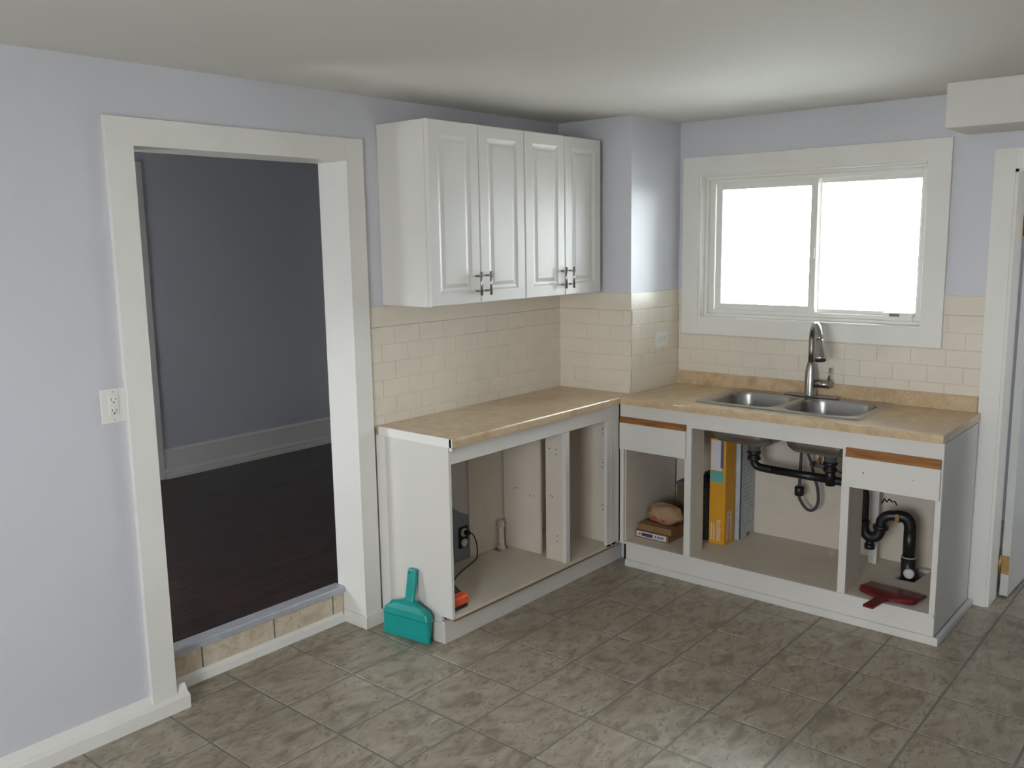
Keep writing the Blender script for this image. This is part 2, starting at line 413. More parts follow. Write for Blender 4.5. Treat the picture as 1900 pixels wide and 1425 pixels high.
# baseboard along the wall before the doorway
struct('baseboard_left', MB().prism([(0, 0), (0, 0.088), (0.003, 0.088), (0.021, 0.060), (0.036, 0.052), (0.038, 0.048), (0.038, 0.0)], 'y', YF, -0.985), M['trim'])

# far room
ZF = 0.165
struct('floor_far_room', B(-2.6, -0.15, -1.8, 3.0, 0.05, ZF-0.006), M['sub'])
ff = bpy.data.objects['floor_far_room']
px = -2.6; row = 0
while px < -0.187:
    y = -1.8-random.uniform(0.1, 1.0)
    while y < 3.0:
        y1 = y+1.22
        a, b = max(y, -1.8), min(y1, 3.0)
        if b-a > 0.02: add_piece('plank', slab_mesh(px+0.0002, min(px+0.127, -0.186)-0.0002, a+0.0002, b-0.0002, ZF-0.006, ZF, 0.0006), M['plank'], ff)
        y = y1
    px += 0.127
wall_with_opening('wall_far_room_back', 'x', -2.6, -0.1, -1.8, 3.0, 0.0, 2.34, [], M['wall'])
wall_with_opening('wall_far_room_side', 'y', -1.8, -0.1, -2.7, -0.15, 0.0, 2.34, [(-1.425, -0.875, 0.7, 1.3)], M['wall'])
wall_with_opening('wall_far_room_end', 'y', 3.0, 0.1, -2.7, -0.15, 0.0, 2.34, [], M['wall'])
struct('ceiling_far_room', B(-2.7, -0.15, -1.9, 3.1, 2.34, 2.44), M['ceiling'])
bbf = struct('baseboard_far_room', MB().prism([(-2.6, ZF), (-2.6, 0.365), (-2.593, 0.365), (-2.585, 0.350), (-2.585, 0.225), (-2.570, 0.218), (-2.566, 0.205), (-2.572, 0.196), (-2.560, 0.188), (-2.560, ZF)], 'y', 0.36, 3.0), M['trim'])
struct('trim_2', B(-2.6, -2.575, 0.22, 0.36, ZF, 2.25), M['trim'], bevel=0.003)
fx = thing('ceiling_light', 'dark bronze dish of a ceiling light glimpsed high through the doorway', 'ceiling light', (-2.05, 0.02, 2.34))
MB().lathe((-2.05, 0.02, 2.34), [(0.03, 0), (0.06, -0.004), (0.075, -0.018), (0.10, -0.024), (0.12, -0.040), (0.10, -0.052), (0.03, -0.058)]).build('shade', M['bronze'], fx)
MB().lathe((-2.05, 0.02, 2.34), [(0.012, -0.056), (0.014, -0.066), (0.004, -0.072)], n=12).build('finial', M['brass'], fx)

# ------------------------------------------------------------------ window over the sink
window_1 = structroot('window_1')
CX0, CX1, CZ0, CZ1 = 0.497, 1.852, 1.194, 2.139
yc0, yc1 = YB-0.024, YB
B(CX0, WX0, yc0, yc1, CZ0, CZ1).build('casing_board', M['trim'], window_1, bevel=0.0006)
B(WX1, CX1, yc0, yc1, CZ0, CZ1).build('casing_board', M['trim'], window_1, bevel=0.0006)
B(WX0, WX1, yc0+0.001, yc1, WZ1, CZ1).build('casing_board', M['trim'], window_1, bevel=0.0006)
B(WX0, WX1, yc0+0.001, yc1, CZ0, WZ0).build('casing_board', M['trim'], window_1, bevel=0.0006)
def ring(x0, x1, z0, z1, w, y0, y1, wl=None, wr=None, wb=None, wt=None):
    wl = wl or w; wr = wr or w; wb = wb or w; wt = wt or w
    mb = MB()
    mb.box(x0, x0+wl, y0, y1, z0, z1).box(x1-wr, x1, y0, y1, z0, z1).box(x0+wl, x1-wr, y0, y1, z0, z0+wb).box(x0+wl, x1-wr, y0, y1, z1-wt, z1)
    return mb
ring(WX0, WX1, WZ0, WZ1, 0.008, YB-0.018, 1.99).build('jamb_liner', M['trim'], window_1, bevel=0.0015)
ring(WX0+0.008, WX1-0.008, WZ0+0.008, WZ1-0.008, 0.016, 1.885, 1.99).build('outer_frame', M['plate'], window_1, bevel=0.002)
ring(WX0+0.024, WX1-0.024, WZ0+0.024, WZ1-0.024, 0.022, 1.905, 1.99, wl=0.03).build('track_frame', M['plate'], window_1, bevel=0.002)
s1 = ring(0.652, 1.212, 1.322, 2.002, 0.036, 1.912, 1.935, wr=0.034).build('sash', M['plate'], window_1, bevel=0.003)
B(0.686, 1.18, 1.922, 1.926, 1.352, 1.97).build('pane', M['glass'], s1)
s2 = ring(1.186, 1.715, 1.318, 2.002, 0.026, 1.945, 1.968, wl=0.034, wr=0.02).build('sash', M['plate'], window_1, bevel=0.003)
B(1.218, 1.697, 1.955, 1.959, 1.342, 1.978).build('pane', M['glass'], s2)
B(1.196, 1.208, 1.900, 1.912, 1.60, 1.655).build('latch', M['plate'], s1, bevel=0.002)
vl = B(1.562, 1.700, 1.895, 1.925, 1.303, 1.343).build('vent_lock', M['plate'], window_1, bevel=0.004)
lab(B(1.592, 1.640, 1.8935, 1.8952, 1.325, 1.337).build('lock_label', M['inkgrey'], vl), 'grey sticker')
# yard outside
struct('ground_outside', B(-12, 14, YB+0.3, 30, -0.6, -0.5), M['concrete'])
struct('ground_outside', B(-12, 14, -26, YF-0.15, -0.6, -0.5), M['concrete'])
fen = thing('picket_fence', 'pale picket fence washed out by daylight outside the sink window', 'fence', (-2.5, 7.0, -0.5))
B(-6.5, 3.0, 7.03, 7.07, 0.75, 0.85).build('fence_rail', M['picket'], fen)
B(-6.5, 3.0, 7.03, 7.07, -0.2, -0.1).build('fence_rail', M['picket'], fen)
for i in range(24):
    x = -6.4+i*0.40
    B(x, x+0.10, 7.0, 7.03, -0.5, 1.08+0.01*math.sin(i*2.1)).build('picket', M['picket'] if i % 3 else M['hedge'], fen)

# ------------------------------------------------------------------ door in the back wall
door_2 = structroot('door_2')
B(2.024, PX0, YB-0.02, YB, 0.0, 2.073).build('casing_board', M['trim'], door_2, bevel=0.0006)
B(PX1, PX1+0.086, YB-0.02, YB, 0.0, 2.073).build('casing_board', M['trim'], door_2, bevel=0.0006)
B(PX0, PX1, YB-0.019, YB, PZ, 2.073).build('casing_board', M['trim'], door_2, bevel=0.0006)
B(PX0-0.001, PX0+0.012, YB-0.01, 1.995, 0.0, PZ).build('jamb', M['trim'], door_2)
B(PX1-0.012, PX1+0.001, YB-0.01, 1.995, 0.0, PZ).build('jamb', M['trim'], door_2)
B(PX0, PX1, YB-0.01, 1.995, PZ-0.012, PZ).build('jamb', M['trim'], door_2)
lf = thing('door_leaf', 'white interior door standing open on brass hinges beyond the far doorway', 'door', (2.13, 2.0, 0.0), rotz=math.radians(-2))
lfp = MB().box(0, 0.036, 0, 0.76, 0.012, 1.965).build('leaf', M['doorpaint'], lf, bevel=0.002, local=True)
for z in (0.165, 1.745):
    h = MB().box(0.001, 0.034, -0.003, 0.0005, z-0.045, z+0.045).tube([(-0.004, -0.006, z-0.047), (-0.004, -0.006, z+0.047)], 0.006, n=10)
    lab(h.build('hinge', M['brass'], lf, local=True), 'worn brass hinge')
MB().lathe((0.036, 0.70, 0.98), [(0.026, 0), (0.026, 0.006), (0.010, 0.01), (0.010, 0.035), (0.025, 0.045), (0.027, 0.06), (0.015, 0.07)], axis='x').build('knob', M['brass'], lf, local=True)
# hall behind the door
struct('wall_hall_side', B(1.75, 1.85, 2.0, 3.4, -0.05, ZC), M['wall'])
struct('wall_hall_end', B(1.85, XR+0.12, 3.3, 3.4, -0.05, ZC), M['wall'])
struct('ceiling_hall', B(1.75, XR+0.12, 2.0, 3.4, ZC, ZC+0.1), M['ceiling'])

# ------------------------------------------------------------------ base cabinet along the left wall
LX = 0.455
lc = thing('base_cabinet', 'doorless white base cabinet whose end panel the teal dustpan leans on', 'cabinet', (0.23, 0.62, 0.0))
ZT = 0.8715
# end panel with toe notch
MB().prism([(0.066, 0.0), (0.332, 0.0), (0.391, 0.0), (0.391, 0.118), (LX, 0.118), (LX, ZT), (0.066, ZT)], 'y', 0.0, 0.016).build('end_panel', M['cab'], lc, bevel=0.001)
lab(B(0.008, 0.066, -0.003, 0.014, 0.0, ZT).build('filler_strip', M['trim'], lc, bevel=0.001), 'cream filler strip')
B(LX-0.018, LX, 0.016, 1.157, 0.797, ZT).build('top_rail', M['cab'], lc, bevel=0.001)
B(LX-0.018, LX, 1.157, 1.268, 0.118, ZT).build('stile', M['cab'], lc, bevel=0.001)
B(0.02, 0.437, 1.200, 1.216, 0.118, ZT).build('side_panel', M['cabin'], lc)
B(LX-0.0185, LX+0.002, 1.196, 1.201, 0.118, ZT).build('panel_edge', M['cabin'], lc)
# floor board of the cabinet with a pipe cut-out
MB().plate([(0.004, 0.018), (LX, 0.018), (LX, 1.245), (0.004, 1.245)], [[(0.006, 0.75), (0.075, 0.745), (0.062, 0.835), (0.006, 0.84)]], 0.115, 0.130).build('bottom_panel', M['cabin'], lc)
# divider in two boards
B(0.02, 0.262, 0.843, 0.859, 0.13, ZT).build('divider_panel', M['cabin'], lc, bevel=0.001)
B(0.318, 0.437, 0.820, 0.838, 0.13, ZT).build('divider_panel', M['cabin'], lc, bevel=0.001)
B(0.425, LX-0.004, 0.812, 0.842, 0.131, 0.80).build('divider_edge', M['cab'], lc, bevel=0.001)
B(0.004, 0.014, 0.585, 1.20, 0.13, ZT).build('back_panel', M['cabin'], lc)
lab(B(0.001, 0.004, 0.018, 0.60, 0.118, ZT).build('wall_lining', M['oldpaint'], lc), 'old paint on the exposed wall')
pts = [(0.018, 0.131), (0.585, 0.131), (0.585, 0.352), (0.56, 0.366), (0.53, 0.380), (0.50, 0.398), (0.47, 0.420), (0.45, 0.440), (0.43, 0.475), (0.40, 0.52), (0.018, 0.60)]
lab(MB().prism(pts, 'x', 0.004, 0.007).build('bare_patch', M['oldplaster'], lc), 'bare grey patch low on the exposed wall')
B(0.3925, 0.415, -0.010, 1.352, 0.0, 0.100).build('toe_kick', M['cab'], lc, bevel=0.0015)
B(0.332, 0.392, -0.010, 0.0, 0.0, 0.088).build('kick_return', M['cab'], lc, bevel=0.0015)
lab(B(0.405, LX-0.003, 0.017, 1.24, 0.1035, 0.1150).build('raw_edge_shade', M['cardboard'], lc), 'brown raw particleboard underside, doubling as the shadow line')  # brown strip also carries the shadow line below the floor board
holes = MB()
for (x, y, z) in [(0.10, .8425, .72), (.15, .8425, .71), (.09, .8425, .45), (.11, .8425, .455), (.2, .8425, .43), (.22, .8425, .43)]:
    holes.lathe((x, y, z), [(0.0028, 0), (0.0028, -0.0012)], axis='y', n=8)
for (x, z) in [(.385, .70), (.385, .675), (.345, .70), (.35, .46), (.36, .455), (.39, .26), (.39, .232)]:
    holes.lathe((x, .8195, z), [(0.0030, 0), (0.0030, -0.0012)], axis='y', n=8)
for z in (.74, .715, .56, .535, .33, .305):
    holes.lathe((0.40, 1.1995, z), [(0.0032, 0), (0.0032, -0.0012)], axis='y', n=8)
holes.build('screw_holes', M['hole'], lc, kind='stuff')

# ------------------------------------------------------------------ sink base cabinet
FY = 1.275
rc = thing('sink_cabinet', 'long doorless white cabinet under the double sink with two oak-topped drawer fronts', 'cabinet', (1.25, 1.55, 0.0))
B(0.458, 2.035, FY, FY+0.018, 0.790, ZT).build('top_rail', M['cab'], rc, bevel=0.001)
B(0.498, 2.035, FY, FY+0.018, 0.030, 0.116).build('bottom_rail', M['cab'], rc, bevel=0.001)
B(0.458, 2.033, FY-0.003, FY+0.015, 0.116, 0.1305).build('floor_edge', M['cab'], rc, bevel=0.001)
for a, b in ((0.458, 0.480), (0.840, 0.876), (1.622, 1.657), (2.012, 2.035)):
    B(a, b, FY, FY+0.018, 0.1305, 0.790).build('stile', M['cab'], rc, bevel=0.001)
for a, b, zt in ((0.480, 0.840, 0.64), (1.657, 2.012, 0.635)):
    B(a, b, FY+0.002, FY+0.016, zt, 0.790).build('drawer_rail', M['cab'], rc)
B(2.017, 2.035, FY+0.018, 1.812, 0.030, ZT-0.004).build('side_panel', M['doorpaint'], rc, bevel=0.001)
lab(B(0.470, 0.486, FY+0.018, 1.80, 0.13, ZT).build('side_panel', M['cabin'], rc), 'inner side panel beside the paper bag')
B(0.856, 0.874, FY+0.018, 1.41, 0.13, 0.80).build('partition', M['cabin'], rc)
B(1.636, 1.652, FY+0.018, 1.47, 0.13, 0.80).build('partition', M['cabin'], rc)
lab(B(1.60, 1.640, 1.735, 1.752, 0.13, 0.80).build('rear_post', M['cab'], rc, bevel=0.001), 'narrow upright at the back of the drain bay')
MB().plate([(0.46, FY+0.015), (2.018, FY+0.015), (2.018, 1.845), (0.46, 1.845)], [[(1.768, 1.60), (1.856, 1.605), (1.876, 1.80), (1.80, 1.80)]], 0.115, 0.130).build('bottom_panel', M['cabin'], rc)
B(0.468, 1.60, 1.832, 1.842, 0.13, ZT).build('back_panel', M['cabin'], rc)
B(1.60, 2.017, 1.836, 1.844, 0.13, ZT).build('back_panel', M['cabin'], rc)
lab(B(0.458, 0.499, 1.315, 1.325, 0.001, 0.116).build('gap_shade_board', M['sub'], rc), 'dark board painting the shade of the gap at the inner corner')  # dark board added to give the open gap its shade
mk = MB()
cp = [(1.622, 0.412), (1.634, 0.436), (1.645, 0.420), (1.656, 0.438), (1.670, 0.426), (1.684, 0.430), (1.693, 0.412)]
for (xa, za), (xb, zb_) in zip(cp, cp[1:]):
    mk.tube([(xa, 1.835, za), (xb, 1.835, zb_)], 0.0032, n=6)
lab(mk.build('chipped_edge', M['hole'], rc, kind='stuff'), 'ragged dark chips in the back panel')
B(0.498, 2.057, FY-0.014, FY, 0.0, 0.036).build('shoe_moulding', M['cab'], rc, bevel=0.003)
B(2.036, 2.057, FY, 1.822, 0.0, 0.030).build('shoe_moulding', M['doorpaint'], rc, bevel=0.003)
def drawer(x0, x1, z0, z1, zo):
    d = B(x0, x1, FY-0.015, FY, z0, z1).build('drawer_front', M['cab'], rc, bevel=0.0015)
    lab(MB().prism([(FY-0.017, z1), (FY-0.017, z1+0.010), (FY-0.010, z1+0.020), (FY-0.012, zo), (FY, zo), (FY, z1)], 'x', x0+0.001, x1-0.001).build('wood_pull', M['oak'], d, bevel=0.001), 'varnished oak finger pull')
    return d
drawer(0.463, 0.850, 0.632, 0.773, 0.803)
d2 = drawer(1.638, 2.029, 0.628, 0.762, 0.801)
MB().lathe((1.72, FY-0.0155, 0.70), [(0.004, 0), (0.004, -0.0008)], axis='y', n=8).lathe((1.925, FY-0.0155, 0.70), [(0.002, 0), (0.002, -0.0008)], axis='y', n=8).build('screw_holes', M['oak'], d2, kind='stuff')

# ------------------------------------------------------------------ worktops
XF = 0.480
prof = [(0.002, 0.872), (0.002, H), (XF-0.010, H), (XF-0.004, H-0.002), (XF-0.001, H-0.006), (XF, H-0.012), (XF, 0.874), (XF-0.02, 0.872)]
lt = thing('worktop', 'beige marbled worktop against the tiled side wall, with a white edged end', 'worktop', (0.24, 0.6, 0.872))
MB().prism(prof, 'y', 0.001, 1.240).prism([(0.006, 1.240), (0.474, 1.240), (0.474, 1.355), (0.006, 1.355)], 'z', 0.872, H).build('slab', M['laminate'], lt)
cap = MB()
cap.box(0.03, XF, -0.006, 0.0008, 0.8725, H+0.0015)
cap.prism([(XF-0.014, 0.895), (XF-0.014, 0.866), (XF-0.008, 0.860), (XF+0.001, 0.860), (XF+0.0015, H+0.0015), (XF-0.014, H+0.0015)], 'y', -0.006, 0.0008)
lab(cap.build('end_cap', M['plate'], lt, bevel=0.0015), 'white edging strip')
rt = thing('worktop', 'beige marbled worktop around the double sink with a raised back lip', 'worktop', (1.25, 1.5, 0.872))
YFR = 1.241
rp = [(YFR, 0.874), (YFR, H-0.012), (YFR+0.001, H-0.006), (YFR+0.004, H-0.002), (YFR+0.010, H), (1.30, H), (1.30, 0.872), (YFR+0.02, 0.872)]
SX0, SX1, SY0, SY1 = 0.852, 1.668, 1.330, 1.812
mb = MB().prism(rp, 'x', 0.476, 2.037)
mb.plate([(0.476, 1.30), (2.037, 1.30), (2.037, 1.827), (0.476, 1.827)], [rrect(SX0+0.02, SX1-0.02, SY0+0.02, SY1-0.02, 0.03)], 0.872, H)
mb.build('slab', M['laminate'], rt)
lab(MB().prism([(1.8275, 0.872), (1.8275, 0.975), (1.8305, 0.982), (1.843, 0.982), (1.843, 0.872)], 'x', 0.471, 2.021).build('back_lip', M['laminate'], rt), 'raised back lip')

# ------------------------------------------------------------------ sink
sk = thing('sink', 'double bowl stainless steel sink set into the beige worktop', 'sink', (1.26, 1.57, H))
def bowl_loop(x0, x1, y0, y1, r, z, n=8): return [(x, y, z) for x, y in rrect(x0, x1, y0, y1, r, n)]
bowls = [(0.888, 1.242, 1.368, 1.752), (1.276, 1.632, 1.368, 1.752)]
rim = MB()
rz = H+0.006
outer = rrect(SX0+0.006, SX1-0.006, SY0+0.006, SY1-0.006, 0.028, 6)
rim.plate(outer, [rrect(*b, 0.085, 8) for b in bowls], H+0.004, rz)
rim.rings([[(x, y, rz) for x, y in outer], [(x, y, H+0.0005) for x, y in rrect(SX0, SX1, SY0, SY1, 0.032, 6)]], False, False)
rim.build('rim', M['steel'], sk)
for b in bowls:
    x0, x1, y0, y1 = b
    L_ = []
    for ins, z, r in ((0, rz, .085), (0.002, rz-.006, .085), (0.006, rz-.02, .085), (0.014, rz-.16, .08), (0.020, rz-.185, .08), (0.036, rz-.202, .07), (0.06, rz-.208, .06), (0.12, rz-.212, .05)):
        L_.append(bowl_loop(x0+ins, x1-ins, y0+ins, y1-ins, r, z))
    c = ((x0+x1)/2, (y0+y1)/2)
    L_.append([(c[0]+0.042*math.cos(a), c[1]+0.042*math.sin(a), rz-.214) for a in [math.radians(v) for q in range(4) for v in [90*q+90*k/8 for k in range(9)]]])
    bo = MB().rings(L_, False, False).build('bowl', M['steel'], sk)
    sm = bo.modifiers.new('thickness', 'SOLIDIFY'); sm.thickness = 0.0012; sm.offset = 0
    MB().lathe((c[0], c[1], rz-.216), [(0.044, 0.002), (0.042, 0.004), (0.036, 0.001), (0.032, -0.012), (0.004, -0.014)], n=24).build('drain', M['nickel'], sk)

# ------------------------------------------------------------------ faucet
FX, FYY = 1.262, 1.782
fc = thing('faucet', 'tall brushed nickel pull-down faucet with a side lever behind the sink', 'faucet', (FX, FYY, H+0.006))
z0 = H+0.0064
MB().prism(rrect(1.130, 1.410, FYY-0.028, FYY+0.026, 0.026, 6), 'z', z0, z0+0.008).build('deck_plate', M['nickel'], fc, bevel=0.003)
MB().lathe((FX, FYY, z0+0.006), [(0.031, 0), (0.031, 0.004), (0.029, 0.008), (0.0285, 0.105), (0.026, 0.130), (0.021, 0.155), (0.0175, 0.170)]).build('body', M['nickel'], fc)
dx, dy = 0.108, -0.175      # direction the spout reaches
arch = [(FX, FYY, z0+0.15), (FX, FYY, z0+0.24)]
for k in range(0, 13):
    a = math.pi*k/12*0.93
    s_ = (1-math.cos(a))/2
    arch.append((FX+dx*s_, FYY+dy*s_, z0+0.285+0.085*math.sin(a)))
e = Vector(arch[-1])
MB().tube(arch, 0.0155, n=18).build('spout', M['nickel'], fc)
d = (e-Vector(arch[-2])).normalized()
hd = [e-d*0.004, e+d*0.004, e+d*0.045, e+d*0.085, e+d*0.098]
MB().tube(hd, [0.0165, 0.0175, 0.0215, 0.0275, 0.0270], n=22).build('spray_head', M['nickel'], fc)
MB().tube([e+d*0.0975, e+d*0.1005], 0.0235, n=20).build('nozzle', M['black'], fc)
hz = z0+0.068
MB().tube([(FX+0.02, FYY-0.006, hz), (FX+0.106, FYY-0.012, hz)], 0.0195, n=18).build('handle_hub', M['nickel'], fc)
MB().tube([(FX+0.094, FYY-0.012, hz+0.01), (FX+0.098, FYY-0.010, hz+0.05), (FX+0.101, FYY-0.008, hz+0.085)], [0.006, 0.005, 0.0065], n=12).build('lever', M['nickel'], fc)

# ------------------------------------------------------------------ wall cabinets
def wall_cabinet(y0, y1, label, n):
    c = thing('wall_cabinet', label, 'cabinet', (0.155, (y0+y1)/2, 1.44), group='white wall cabinets')
    mb = MB(); t = 0.016; x1 = 0.288
    mb.box(0.002, x1, y0, y0+t, 1.442, 2.214).box(0.002, x1, y1-t, y1, 1.442, 2.214)
    mb.box(0.002, x1, y0+t, y1-t, 1.442, 1.442+t).box(0.002, x1, y0+t, y1-t, 2.214-t, 2.214).box(0.002, 0.008, y0+t, y1-t, 1.458, 2.198)
    mb.build('carcass', M['thermofoil'], c, bevel=0.0008)
    ym = (y0+y1)/2
    for (a, b, side) in ((y0+0.001, ym-0.0015, 1), (ym+0.0015, y1-0.001, -1)):
        bm = MB(); xo, zo0, zo1 = 0.3095, 1.443, 2.214
        fr = 0.068
        # raised panel door: nested rectangles stepping in depth
        steps = [(0, 0.2895), (0, xo-0.004), (0.004, xo), (fr-0.014, xo), (fr-0.006, xo-0.0045), (fr, xo-0.0060), (fr+0.006, xo-0.0065), (fr+0.022, xo-0.0015), (fr+0.024, xo-0.0012)]
        loops = []
        for ins, x in steps:
            loops.append([(x, a+ins, zo0+ins), (x, b-ins, zo0+ins), (x, b-ins, zo1-ins), (x, a+ins, zo1-ins)])
        bm.rings(loops)
        for f in bm.bm.faces: f.smooth = False
        dr = bm.build('door', M['thermofoil'], c)
        hy = b-0.030 if side == 1 else a+0.030
        hb = MB().tube([(xo+0.030, hy, 1.478), (xo+0.030, hy, 1.582)], 0.0058, n=12)
        hb.tube([(xo-0.002, hy, 1.497), (xo+0.030, hy, 1.497)], 0.0045, n=10).tube([(xo-0.002, hy, 1.563), (xo+0.030, hy, 1.563)], 0.0045, n=10)
        lab(hb.build('handle', M['nickel'], dr), 'brushed nickel bar handle')
    return c
wall_cabinet(0.074, 0.698, 'white two-door raised panel wall cabinet with its plain side towards the doorway', 0)
wall_cabinet(0.7005, 1.312, 'white two-door raised panel wall cabinet hung against the corner wall', 1)

# ------------------------------------------------------------------ outlets
def outlet_v(name, label, x, y, z):
    t = thing(name, label, 'outlet', (x, y, z))
    B(x, x+0.006, y-0.043, y+0.043, z-0.060, z+0.060).build('cover_plate', M['plate'], t, bevel=0.003)
    B(x+0.006, x+0.0085, y-0.017, y+0.017, z-0.034, z+0.034).build('receptacle', M['plate'], t, bevel=0.001)
    s = MB()
    for dz in (0.016, -0.022):
        s.box(x+0.0085, x+0.0089, y-0.008, y-0.0062, z+dz+0.002, z+dz+0.011).box(x+0.0085, x+0.0089, y+0.0062, y+0.008, z+dz+0.003, z+dz+0.010)
        s.lathe((x+0.0085, y, z+dz-0.004), [(0.0028, 0), (0.0028, 0.0005)], axis='x', n=10)
    s.build('slots', M['hole'], t, kind='stuff')
    for dz in (0.048, -0.048): MB().lathe((x+0.006, y, z+dz), [(0.003, 0), (0.003, 0.0008)], axis='x', n=10).build('screw', M['alu'], t)
outlet_v('wall_outlet', 'cream duplex outlet on the lavender wall beside the doorway casing', 0.0, -1.165, 1.177)
t = thing('wall_outlet', 'small white sideways outlet on the tiled corner wall near the window', 'outlet', (BX+0.006, 1.655, 1.172))
ox = BX+0.0055
B(ox, ox+0.007, 1.592, 1.718, 1.130, 1.216).build('cover_plate', M['plate'], t, bevel=0.003)
B(ox+0.007, ox+0.0095, 1.621, 1.689, 1.156, 1.190).build('receptacle', M['plate'], t, bevel=0.001)
s = MB()
for y in (1.638, 1.672): s.box(ox+0.0095, ox+0.010, y-0.005, y+0.005, 1.180, 1.1815).box(ox+0.0095, ox+0.010, y-0.005, y+0.005, 1.166, 1.1675).lathe((ox+0.0095, y+0.01, 1.174), [(0.0025, 0), (0.0025, 0.0004)], axis='x', n=8)
s.build('slots', M['hole'], t, kind='stuff')
# outlet inside the cabinet, on the bare patch, with a plugged cord
t = thing('old_outlet', 'dark old outlet inside the empty base cabinet with a black plug in it', 'outlet', (0.008, 0.54, 0.25))
B(0.0072, 0.012, 0.508, 0.572, 0.195, 0.305).build('box_cover', M['hole'], t, bevel=0.003)
MB().lathe((0.012, 0.540, 0.222), [(0.021, 0), (0.021, 0.008), (0.018, 0.010)], axis='x', n=20).build('socket_face', M['pvc'], t)
MB().lathe((0.012, 0.540, 0.276), [(0.021, 0), (0.021, 0.008), (0.018, 0.010)], axis='x', n=20).build('socket_face', M['pvc'], t)
cd = thing('power_cord', 'black power cord running from the old outlet down to the orange charger', 'cord', (0.1, 0.5, 0.131))
MB().lathe((0.022, 0.546, 0.276), [(0.014, 0), (0.014, 0.018), (0.010, 0.026)], axis='x', n=16).build('plug', M['black'], cd)
MB().tube([(0.046, 0.546, 0.277), (0.062, 0.556, 0.270), (0.066, 0.575, 0.225), (0.062, 0.585, 0.165), (0.072, 0.56, 0.140), (0.100, 0.455, 0.134), (0.145, 0.345, 0.134), (0.24, 0.20, 0.136), (0.29, 0.115, 0.165)], 0.0032, n=8, sub=6).build('wire', M['black'], cd)

# capped standpipe in the cabinet floor
pp = thing('capped_pipe', 'short off-white capped pipe rising through the base cabinet floor', 'pipe', (0.040, 0.795, 0.10))
MB().lathe((0.040, 0.795, 0.02), [(0.015, 0), (0.015, 0.245)], n=18).build('pipe', M['pvc'], pp)
MB().lathe((0.040, 0.795, 0.115), [(0.021, 0), (0.024, 0.004), (0.024, 0.022), (0.021, 0.027), (0.016, 0.03)], n=8).build('nut', M['pvc'], pp)
MB().lathe((0.040, 0.795, 0.245), [(0.0165, 0), (0.019, 0.003), (0.019, 0.022), (0.0165, 0.024), (0.0165, 0.032), (0.012, 0.034)], n=16).build('cap', M['pvc'], pp)

# orange and black charger at the cabinet front
ch = thing('battery_charger', 'orange and black plastic charger just inside the base cabinet front', 'charger', (0.36, 0.085, 0.130))
B(0.285, 0.425, 0.030, 0.130, 0.1305, 0.150).build('base', M['black'], ch, bevel=0.005)
MB().prism([(0.285, 0.150), (0.430, 0.150), (0.426, 0.182), (0.40, 0.192), (0.285, 0.192)], 'y', 0.026, 0.134).build('shell', M['orange'], ch, bevel=0.006)
MB().prism([(0.270, 0.190), (0.395, 0.190), (0.335, 0.222), (0.270, 0.226)], 'y', 0.034, 0.126).build('grip', M['black'], ch, bevel=0.005)

# ------------------------------------------------------------------ dustpans
def dustpan(name, label, material, root_m, handle_hole=True):
    """local frame: pan lies in xz, x across, z up along the handle, y is depth (opening at the bottom)"""
    t = thing(name, label, 'dustpan', (0, 0, 0))
    ORG[t.name] = Vector((0, 0, 0))
    w = 0.128; dep = 0.034
    out = [(-w, 0.0), (w, 0.0), (w-0.002, 0.118), (w-0.022, 0.142), (0.045, 0.164), (0.032, 0.172), (-0.032, 0.172), (-0.045, 0.164), (-w+0.022, 0.150), (-w+0.002, 0.128)]
    # back plate
    mb = MB().prism(out, 'y', 0.0, 0.003)
    mb.build('back_plate', material, t, bevel=0.001, local=True)
    # hood: sloping front shell, thick near handle, thin at the lip
    hd = MB()
    def depth(z): return 0.010 + 0.026*min(1, max(0, (z-0.0)/0.10))
    zs = [0.004, 0.05, 0.094, 0.100, 0.128, 0.150, 0.168]
    wd = [w, w-0.001, w-0.002, w-0.001, w-0.010, w-0.050, 0.036]
    dp = [0.012, 0.020, 0.028, 0.034, 0.034, 0.030, 0.018]
    loops = []
    for z, ww, dd in zip(zs, wd, dp):
        loops.append([(-ww, 0.002, z), (-ww, -dd+0.006, z), (-ww+0.008, -dd, z), (ww-0.008, -dd, z), (ww, -dd+0.006, z), (ww, 0.002, z)])
    hd.rings(loops)
    for f in hd.bm.faces: f.smooth = False
    hd.build('hood', material, t, bevel=0.002, local=True)
    hn = MB()
    hn.rings([[(-a, 0.002, z), (-a, -b_, z), (-a+0.006, -b_-0.004, z), (a-0.006, -b_-0.004, z), (a, -b_, z), (a, 0.002, z)] for z, a, b_ in ((0.160, 0.026, 0.014), (0.185, 0.023, 0.012), (0.30, 0.024, 0.012), (0.308, 0.020, 0.010))])
    for f in hn.bm.faces: f.smooth = False
    h = hn.build('handle', material, t, bevel=0.002, local=True)
    MB().lathe((-0.010, -0.0168, 0.288), [(0.0035, 0), (0.0035, -0.001)], axis='y', n=10).build('hanging_hole', M['hole'], h, local=True)
    t.matrix_world = root_m
    return t
# teal one leans against the end panel
ax = Vector((0.246, 0.030, 0.0)).normalized()
upd = Vector((-0.02, 0.060, 0.30)).normalized()
upd = (upd-ax*upd.dot(ax)).normalized()
yd = upd.cross(ax)
mm = Matrix((( ax.x, yd.x, upd.x, 0.244), (ax.y, yd.y, upd.y, -0.074), (ax.z, yd.z, upd.z, 0.001), (0, 0, 0, 1)))
dustpan('dustpan', 'teal plastic dustpan standing on the floor against the cabinet end', M['teal'], mm)
